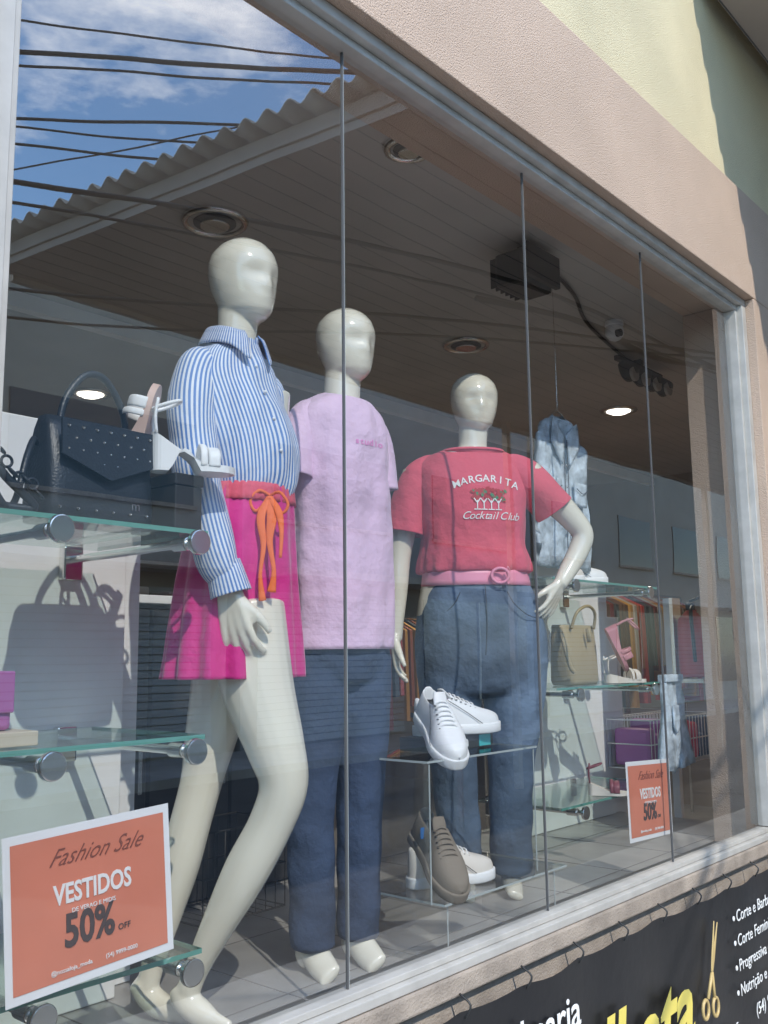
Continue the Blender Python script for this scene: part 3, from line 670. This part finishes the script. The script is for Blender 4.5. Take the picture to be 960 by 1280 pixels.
# ------------------------------------------------------------------ posters
def poster(TL,TR,BR,BL,y):
    root('sale_poster',((TL[0]+TR[0])/2,y,(TL[1]+BL[1])/2))
    L=lambda u,v:((TL[0]*(1-u)+TR[0]*u)*(1-v)+(BL[0]*(1-u)+BR[0]*u)*v,(TL[1]*(1-u)+TR[1]*u)*(1-v)+(BL[1]*(1-u)+BR[1]*u)*v)
    def quad(n,u0,u1,v0,v1,yy,m):
        p=[L(u0,v0),L(u0,v1),L(u1,v1),L(u1,v0)]; mesh(n,[(a,yy,b) for a,b in p],[(0,1,2,3)],m)
    quad('paper',0,1,0,1,y,M['paper']); quad('print_area',.04,.96,.055,.945,y-.0012,M['porange'])
    rot=math.atan2(TR[1]-TL[1],TR[0]-TL[0]); S=(TR[0]-TL[0])
    def tx(s,u,v,size,m,**kw):
        p=L(u,v); text('poster_text',s,m,size*S,p[0],y-.0026,p[1],'CENTER',rot,**kw)
    tx('Fashion Sale',.52,.24,.125,M['inkb'],shear=.7,sx=.92,bold=-.0006)
    tx('VESTIDOS',.5,.48,.14,M['inkw'],bold=.0012,sx=.75)
    tx('DE VERAO E MIDIS',.5,.55,.032,M['inkw'])
    tx('50%',.47,.75,.23,M['ink'],bold=.0022,sx=.78)
    tx('OFF',.68,.75,.045,M['ink'])
    tx('@nossaloja_moda         (54) 9999-0000',.5,.90,.032,M['inkw'])
poster((.867,1.245),(1.216,1.264),(1.237,.983),(.888,.961),.035)
poster((3.166,1.171),(3.517,1.154),(3.517,.882),(3.173,.895),.035)
# ------------------------------------------------------------------ acrylic stand + shoes
root('acrylic_display_stand',(2.4,.27,1.0))
def acr(x0,x1,y0,y1,z,t=.006):
    box('plate',x0,x1,y0,y1,z-t,z,M['acrylic'])
    box('plate_edge',x0,x1,y0-.0015,y0-.0004,z-t,z,M['acredge']); box('plate_edge',x0-.0015,x0-.0004,y0,y1,z-t,z,M['acredge']); box('plate_edge',x1+.0004,x1+.0015,y0,y1,z-t,z,M['acredge'])
acr(2.12,2.68,.09,.38,1.262); acr(2.16,2.80,.07,.40,.882)
for x0,x1,z0,z1 in ((2.13,2.136,.883,1.253),(2.662,2.668,.883,1.253),(2.20,2.206,.702,.873),(2.76,2.766,.702,.873)):
    box('side_plate',x0,x1,.095,.375,z0,z1,M['acrylic']); box('side_edge',x0+.001,x1-.001,.0925,.0945,z0,z1,M['acredge'])
box('back_plate',2.14,2.66,.368,.375,.883,1.253,M['acrylic'])
root('shoe_box',(2.44,.27,1.28)); box('box_body',2.30,2.60,.20,.34,1.263,1.305,M['dark'],.003); text('box_print','rman',M['inkw'],.045,2.37,.1985,1.272,bold=.001); box('box_label',2.52,2.58,.197,.1988,1.268,1.302,M['teal'])
sneaker((2.34,.285,1.36),R(-118),R(28),M['sneak'],M['sneak'])
sneaker((2.33,.30,1.307),R(-22),R(0),M['sneak'],M['sneak'],L=.30)
sneaker((2.30,.285,1.015),R(-112),R(30),M['taupe'],M['taupe'])
sneaker((2.24,.26,.884),R(-24),0,M['cream'],M['sneak'])
root('price_tag',(2.2,.2,1.05)); box('tag',2.225,2.255,.20,.203,1.03,1.06,M['blue'])
# ------------------------------------------------------------------ right shelf goods
sneaker((3.72,.80,1.872),R(-42),0,M['cream'],M['sneak'],L=.30,tagm=M['nude'])
sneaker((3.90,.80,1.872),R(-42),0,M['sneak'],M['sneak'],L=.32,tagm=M['cream'])
def tote():
    root('tan_handbag',(3.85,.62,1.5))
    bm=bmesh.new();N=40;rings=[]
    for z,sx,sy in ((0,.80,.9),(.02,.86,1),(.15,.98,.8),(.26,1.08,.5),(.265,1.05,.45),(.20,.95,.55)):
        rings.append([bm.verts.new((3.86+math.copysign(abs(math.cos(a))**.5,math.cos(a))*.14*sx,.62+math.copysign(abs(math.sin(a))**.5,math.sin(a))*.075*sy,1.412+z)) for a in [2*math.pi*i/N for i in range(N)]])
    for a,b in zip(rings,rings[1:]):
        for i in range(N): bm.faces.new((a[i],a[(i+1)%N],b[(i+1)%N],b[i]))
    bm.faces.new(rings[0][::-1]); bm.faces.new(rings[-1])
    me=bpy.data.meshes.new('bag_body'); bm.to_mesh(me); bm.free(); me.materials.append(M['tan']); me.polygons.foreach_set('use_smooth',[True]*len(me.polygons)); link(bpy.data.objects.new('bag_body',me))
    wirec('handle',[(3.76,.57,1.66),(3.78,.55,1.73),(3.86,.54,1.76),(3.94,.55,1.73),(3.96,.57,1.66)],.007,M['tan'],8)
    wirec('strap',[(3.72,.60,1.66),(3.69,.57,1.60),(3.70,.55,1.50),(3.72,.54,1.47)],.010,M['tan'],8)
    tube('buckle_tab',[(3.86,.545,1.66,.012,.004),(3.86,.54,1.60,.012,.004)],M['tan'],8,2)
tote()
sandal((3.93,.50,1.66),R(-50),R(66),0,M['rose'],.04,.21)
sandal((4.10,.60,1.412),R(-30),0,0,M['cream'],.03,.22)
sandal((3.90,.60,.932),R(-60),R(0),0,M['wine'],.04,.17,sm=M['cream'])
def garment(name,outline,y,th,m,k=1):
    bm=bmesh.new()
    vv=[bm.verts.new((x,y,z)) for x,z in outline]; f=bm.faces.new(vv)
    bmesh.ops.triangulate(bm,faces=[f]); 
    for _ in range(3): bmesh.ops.subdivide_edges(bm,edges=bm.edges[:],cuts=1,use_grid_fill=True)
    for v in bm.verts: v.co.y+=k*(.03*noise.noise(Vector((v.co.x*14,2.3,v.co.z*4)))+.015*noise.noise(Vector((v.co.x*40,5,v.co.z*12))))
    me=bpy.data.meshes.new(name); bm.to_mesh(me); bm.free(); me.materials.append(m); me.polygons.foreach_set('use_smooth',[True]*len(me.polygons))
    o=link(bpy.data.objects.new(name,me)); solid(o,th); return o
root('denim_vest',(3.85,.62,2.3))
garment('vest_body',[(3.58,1.93),(3.56,2.20),(3.60,2.35),(3.59,2.50),(3.68,2.60),(3.76,2.63),(3.80,2.56),(3.84,2.63),(3.92,2.60),(4.02,2.50),(4.01,2.36),(4.05,2.2),(4.03,1.93)],.62,.03,M['jeanl'])
garment('lapel_left',[(3.70,2.61),(3.79,2.54),(3.76,2.40),(3.68,2.50)],.585,.01,M['jeanl'],.3); garment('lapel_right',[(3.90,2.61),(3.81,2.54),(3.84,2.40),(3.92,2.50)],.585,.01,M['jeanl'],.3)
for x in (3.64,3.87): garment('pocket',[(x,2.22),(x+.1,2.22),(x+.1,2.33),(x,2.33)],.585,.008,M['jeanl'],.3); wirec('pocket_seam',[(x,.575,2.30),(x+.05,.572,2.28),(x+.1,.575,2.30)],.002,M['stitch'],5)
wirec('placket_seam',[(3.785,.585,2.52),(3.785,.585,2.2),(3.785,.585,1.94)],.002,M['stitch'],5); wirec('placket_seam',[(3.815,.585,2.52),(3.815,.585,2.2),(3.815,.585,1.94)],.002,M['stitch'],5)
for z in (2.0,2.1,2.2,2.3,2.4): tube('button',[(3.80,.585,z,.007,.007),(3.80,.58,z,.002,.002)],M['chrome'],8,2)
wirec('hanger',[(3.62,.62,2.53),(3.80,.62,2.66),(3.98,.62,2.53)],.005,M['chrome'],6); wirec('hanger_line',[(3.80,.62,2.66),(3.80,.62,2.9),(3.80,.62,3.3)],.0015,M['chrome'],5)
root('denim_shorts',(4.45,.45,1.2))
garment('shorts_body',[(4.36,1.43),(4.54,1.43),(4.63,1.02),(4.50,1.0),(4.47,1.12),(4.44,.99),(4.30,1.01)],.44,.03,M['jeanl'])
garment('back_pocket',[(4.40,1.30),(4.46,1.30),(4.46,1.20),(4.43,1.17),(4.40,1.20)],.410,.008,M['jeanl'],.2)
box('waistband',4.355,4.545,.415,.46,1.41,1.445,M['jeanl'],.004)
def basket(x0,x1,y0,y1,z0,z1,m):
    root('wire_basket',((x0+x1)/2,(y0+y1)/2,z0))
    n=int((x1-x0)/.04)
    for i in range(n+1):
        x=x0+(x1-x0)*i/n; wirec('wire',[(x,y0,z1),(x,y0,z0),(x,y1,z0),(x,y1,z1)],.0025,m,4,1)
    for z in (z0,(z0+z1)/2,z1):
        wirec('rim',[(x0,y0,z),(x1,y0,z),(x1,y1,z),(x0,y1,z),(x0,y0,z)],.0035,m,4,1)
basket(4.75,5.6,.70,.95,.95,1.2,M['inkw']); basket(5.7,6.6,1.4,1.8,.85,1.15,M['inkw'])
basket(2.0,2.35,.9,1.15,.72,1.0,M['blackm'])
random.seed(5)
root('folded_clothes',(5.2,.85,1.0))
for i in range(9):
    x=4.78+i*.09; box('garment_fold',x,x+.08,.72,.93,.96,1.08+random.random()*.12,M[random.choice(['jeanl','coral','cream','jean','lilac','purple'])],.02)
random.seed(8)
for (x0,x1,y,z) in ((5.4,8.6,2.2,2.05),(5.2,8.6,4.2,1.9),(1,4.8,5.6,1.9)):
    root('clothes_rack',((x0+x1)/2,y,1)); wirec('rail',[(x0,y,z),(x1,y,z)],.014,M['chrome'],8,1)
    for x in (x0,x1): wirec('post',[(x,y,.12),(x,y,z)],.014,M['chrome'],8,1)
    x=x0+.1
    while x<x1-.1:
        w=random.uniform(.03,.06); ln=random.uniform(.6,1.0); c=random.choice([(.16,.09,.06),(.38,.14,.08),(.08,.08,.09),(.35,.30,.25),(.20,.05,.05),(.22,.16,.12),(.1,.13,.2),(.5,.45,.4),(.55,.08,.07),(.60,.32,.08)])
        mm=bpy.data.materials.get('cl%d'%int(c[0]*1000)) or mat('cl%d'%int(c[0]*1000),c+(1,),.9)
        vs=[(x,y-.20,z-.12),(x+w,y-.20,z-.12),(x+w*.8,y,z-.02),(x+w*.2,y,z-.02),(x,y+.2,z-.12),(x+w,y+.2,z-.12),(x-.01,y-.22,z-ln),(x+w,y-.22,z-ln),(x,y+.22,z-ln),(x+w,y+.22,z-ln)]
        mesh('garment',vs,[(0,1,2,3),(3,2,5,4),(0,3,4,8,6),(1,7,9,5,2),(0,6,7,1),(4,5,9,8)],mm)
        x+=w+random.uniform(.02,.05)
root('fire_extinguisher',(5.15,.62,1.6))
tube('cylinder',[(5.15,.62,1.42,.045,.045),(5.15,.62,1.44,.075,.075),(5.15,.62,1.70,.075,.075),(5.15,.62,1.75,.05,.05),(5.15,.62,1.78,.022,.022)],M['red'],24,4)
tube('label_band',[(5.15,.62,1.50,.0765,.0765),(5.15,.62,1.60,.0765,.0765)],M['paper'],24,1,False)
box('valve',5.13,5.17,.60,.64,1.78,1.82,M['blackm'],.004); wirec('lever',[(5.15,.62,1.83),(5.22,.60,1.85)],.008,M['blackm'],6,1); wirec('hose',[(5.13,.60,1.80),(5.06,.58,1.76),(5.05,.57,1.62),(5.06,.57,1.50)],.010,M['blackm'],8)
box('wall_bracket',5.10,5.20,.70,.72,1.40,1.85,M['chrome']); box('bracket_base',5.08,5.22,.54,.72,1.385,1.405,M['chrome']); box('bracket_post',5.13,5.17,.73,.77,.12,1.85,M['white'])
root('display_table',(6.6,1.6,.8)); box('top',5.6,7.2,1.3,1.95,.80,.83,M['white'],.004)
for x in (5.65,7.15):
    for y in (1.35,1.9): box('leg',x-.02,x+.02,y-.02,y+.02,.12,.799,M['chrome'])
# ------------------------------------------------------------------ banner
root('salon_banner',(3,-.06,.4))
N=60;vs=[];fs=[]
def by(x,z): return -.068-.008*math.sin(x*5+z*3)-.005*math.sin(x*13+2*z)
for i in range(N+1):
    x=1.2+(4.33-1.2)*i/N
    for j in range(13):
        z=.02+(.66-.012*abs(math.sin((x-1.2)/.28*math.pi))*1-.02)*j/12+(.018*(1-(i/N)) if j==12 else 0)
        vs.append((x,by(x,z),z))
for i in range(N):
    for j in range(12): fs.append((i*13+j,(i+1)*13+j,(i+1)*13+j+1,i*13+j+1))
mesh('banner_sheet',vs,fs,M['banner'],True)
for i in range(12):
    x=1.2+i*.28; wirec('tie',[(x,-.08,.66),(x+.01,-.09,.69),(x+.005,-.06,.712)],.003,M['blackm'],5,4)
for i,s in enumerate(['Corte e Barba na hora','Corte Feminino','Progressiva e hidratação','Nutrição e Reconstrução']):
    text('service_text',s,M['inkw'],.062,3.76,-.088,.535-i*.088); disc('bullet',(3.735,-.088,.553-i*.088),.009,.003,M['inkw'],'Y',14)
text('phone_text','(54) 9 9999-0000',M['inkw'],.062,3.90,-.088,.165); text('hours_text','8935',M['inkw'],.05,3.62,-.088,.16)
text('title_text','Barbearia',M['inkw'],.13,2.585,-.088,.50,'RIGHT',bold=.001)
text('logo_text','Navalhata',M['gold'],.34,3.33,-.090,.255,'RIGHT',bold=.008,rot=R(2),shear=.2)
for sgn in (-1,1):
    c=Vector((3.50,-.092,.42)); d=Vector((.35+sgn*.10,0,1)).normalized()
    tube('scissor_blade',[tuple(c)+(.008,.003),tuple(c+d*.06)+(.010,.003),tuple(c+d*.17)+(.002,.002)],M['gold2'],8,4,True,(1,0,0))
    e=c-Vector((.25-sgn*.35,0,1)).normalized()*.09; wirec('scissor_shank',[tuple(c),tuple(e)],.006,M['gold2'],8,1)
    torus('scissor_ring',tuple(e-Vector((.01-sgn*.015,0,.03))),.028,.006,M['gold2'],(R(90),0,0),.85,1.1)
# ------------------------------------------------------------------ awning roof
root('corrugated_roof',(6,-3,4.7))
NY=260;vs=[];fs=[];XE=24
def ex(y): return 3.73+(3.34-3.73)*((-y-1.61)/(4.95-1.61))
for i in range(NY+1):
    y=-.065-(5.6-.065)*i/NY; z=4.86+.032*math.sin(2*math.pi*y/.178)
    vs+= [(ex(y),y,z-.05),(XE,y,z-.05)]
for i in range(NY): fs.append((2*i,2*i+1,2*i+3,2*i+2))
o=mesh('roof_sheet',vs,fs,M['roof'],True); solid(o,.008)
def slab(n,y0,y1,off,z0,z1,m):
    a,b=ex(y0)+off,ex(y1)+off
    vs=[(a,y0,z0),(XE,y0,z0),(XE,y1,z0),(b,y1,z0),(a,y0,z1),(XE,y0,z1),(XE,y1,z1),(b,y1,z1)]
    mesh(n,vs,[(3,2,1,0),(4,5,6,7),(0,1,5,4),(1,2,6,5),(2,3,7,6),(3,0,4,7)],m)
slab('soffit',-.11,-5.4,.16,4.60,4.66,M['soffit'])
slab('verge_beam',-.11,-5.4,.14,4.661,4.76,M['soffit'])
for i in range(30):
    y=-.11-i*.18; slab('board_gap',y-.004,y-.010,.17,4.596,4.5995,M['alud'])
box('fascia',3.6,XE,-5.46,-5.402,4.56,4.78,M['roof'])
for x in (10.5,17,23.5): box('post',x-.04,x+.04,-5.35,-5.27,-.12,4.6,M['roof'])
root('street_cables',(4,-4,6))
def cable(p,q,sag,r=.012):
    p=Vector(p);q=Vector(q);d=q-p; a=p-d*1.5;b=q+d*1.5
    pts=[]
    for i in range(17):
        t=i/16; w=a.lerp(b,t); w.z-=sag*(4*t*(1-t)-1); pts.append(tuple(w))
    wirec('cable',pts,r,M['wire'],5,2)
cable((3.47,-5.55,6.55),(5.81,-3.46,6.55),.25,.022); cable((3.47,-5.6,6.45),(5.81,-3.6,6.5),.2,.012); cable((3.3,-5.5,6.75),(5.7,-3.46,6.6),.3,.01)
cable((3.65,-5.63,6.05),(5.13,-4.15,6.05),.1,.014); cable((3.65,-5.7,6.0),(5.13,-4.3,5.9),.3,.010)
cable((3.59,-5.5,5.75),(4.56,-4.8,5.75),.1,.012); cable((3.59,-5.8,5.6),(4.56,-4.8,5.9),.1,.008)
def cable2(pts,r): wirec('cable',pts,r,M['wire'],5,6)
cable2([(.5,-4.4,4.3),(2.41,-3.16,4.15),(3.37,-2.66,4.15),(5.56,-1.9,4.15),(7.9,-1.69,4.12),(10,-1.5,4.1)],.016)
cable2([(.5,-4.4,4.1),(2.41,-3.16,4.03),(3.4,-2.66,4.0),(5.56,-1.95,4.02),(7.9,-1.7,4.05),(10,-1.5,4.1)],.010)
cable2([(.5,-5.5,4.0),(3.17,-3.69,3.85),(5.13,-2.23,3.85),(8,-.9,3.9)],.012); cable2([(.5,-5.6,3.9),(3.17,-3.8,3.7),(5.13,-2.3,3.75),(8,-.95,3.9)],.010)
cable2([(6,-2.6,4.35),(6.9,-2.1,4.25),(7.7,-1.9,4.1),(9.2,-1.5,4.2)],.025)
root('utility_pole',(-6,-9.3,4)); tube('pole',[(-6,-9.3,-.1,.16,.16),(-6,-9.3,9,.11,.11)],M['sill'],16,2); box('crossarm',-7,-5,-9.38,-9.22,8.1,8.22,M['brown'])
def opp(name,x0,x1,h,m,shut):
    root(name,((x0+x1)/2,-13,0))
    box('walls',x0,x1,-18,-11,0,h,m); box('parapet',x0-.08,x1+.08,-11.12,-10.99,h,h+.2,M['roof'])
    box('canopy',x0+.3,x1-.3,-10.995,-10.0,2.9,3.02,M['roof'])
    n=max(1,int((x1-x0)/3.2)); w=(x1-x0)/n
    for i in range(n):
        a=x0+i*w+.35;b=x0+(i+1)*w-.35
        if (i+shut)%2:
            for j in range(22): box('shutter_slat',a,b,-10.99,-10.96-.01*(j%2),.05+j*.12,.05+j*.12+.105,M['shutter'])
        else:
            box('display_window',a,b,-10.995,-10.97,.6,2.7,M['winglass']); box('mullion',(a+b)/2-.03,(a+b)/2+.03,-10.969,-10.94,.6,2.7,M['alu'])
        box('upper_window',a+.4,b-.4,-10.995,-10.97,4.0,5.4,M['winglass']); box('upper_window_sill',a+.35,b-.35,-10.995,-10.93,3.93,3.998,M['sill'])
opp('opposite_shop_building',1,10.5,7.1,M['fac1'],0); opp('opposite_shop_building',10.8,20,7.3,M['fac2'],1); opp('opposite_shop_building',20.3,38,7.2,M['fac1'],1); opp('opposite_shop_building',-14,.7,4.6,M['fac1'],1)
opp('opposite_shop_building',38.3,75,7.4,M['fac2'],0)
PAR=None
# ------------------------------------------------------------------ light
sun_el=43; sdir=Vector((-.42,-.91,0)).normalized()
tosun=Vector((sdir.x*math.cos(R(sun_el)),sdir.y*math.cos(R(sun_el)),math.sin(R(sun_el))))
sl=bpy.data.lights.new('sun','SUN'); sl.energy=3.9; sl.angle=R(.5); sl.color=(1,.95,.87)
so=bpy.data.objects.new('sun',sl); sc.collection.objects.link(so); so.rotation_euler=tosun.to_track_quat('Z','Y').to_euler()
w=bpy.data.worlds.new('World'); sc.world=w; w.use_nodes=True; nt=w.node_tree; bg=nt.nodes['Background']
sky=nt.nodes.new('ShaderNodeTexSky'); sky.sky_type='NISHITA'; sky.sun_disc=False; sky.sun_elevation=R(sun_el)
sky.sun_rotation=math.atan2(sdir.x,sdir.y); sky.air_density=1.2; sky.dust_density=.2; sky.ozone_density=3
tc=nt.nodes.new('ShaderNodeTexCoord'); mp=nt.nodes.new('ShaderNodeMapping'); mp.inputs['Scale'].default_value=(1.6,1.6,4.5); nt.links.new(tc.outputs['Generated'],mp.inputs[0])
nz=nt.nodes.new('ShaderNodeTexNoise'); nz.inputs['Scale'].default_value=2.6; nz.inputs['Detail'].default_value=10; nz.inputs['Roughness'].default_value=.65; nt.links.new(mp.outputs[0],nz.inputs['Vector'])
mr=nt.nodes.new('ShaderNodeMapRange'); mr.inputs[1].default_value=.50; mr.inputs[2].default_value=.76; mr.inputs[4].default_value=.85; nt.links.new(nz.outputs['Fac'],mr.inputs[0])
gn=nt.nodes.new('ShaderNodeMix'); gn.data_type='RGBA'; gn.blend_type='MULTIPLY'; gn.inputs[0].default_value=1; gn.inputs[7].default_value=(1.9,2.4,2.7,1); nt.links.new(sky.outputs[0],gn.inputs[6])
mx=nt.nodes.new('ShaderNodeMix'); mx.data_type='RGBA'; mx.inputs[7].default_value=(30,30,30,1); nt.links.new(mr.outputs[0],mx.inputs[0]); nt.links.new(gn.outputs[2],mx.inputs[6]); nt.links.new(mx.outputs[2],bg.inputs[0])
bg.inputs[1].default_value=.15
# ------------------------------------------------------------------ camera
cd=bpy.data.cameras.new('camera'); cam=bpy.data.objects.new('camera',cd); sc.collection.objects.link(cam)
cd.sensor_fit='VERTICAL'; cd.sensor_height=36; cd.sensor_width=27; cd.lens=36*1200/1280; cd.clip_end=1000; cd.clip_start=.05
th=R(40.87); ph=math.atan(180/1200)
fw=Vector((math.cos(th)*math.cos(ph),math.sin(th)*math.cos(ph),math.sin(ph)))
q=fw.to_track_quat('-Z','Y').to_matrix().to_4x4()
cam.matrix_world=Matrix.Translation((0,-1.6,1.55))@q@Matrix.Rotation(-.0126,4,'Z')
sc.camera=cam
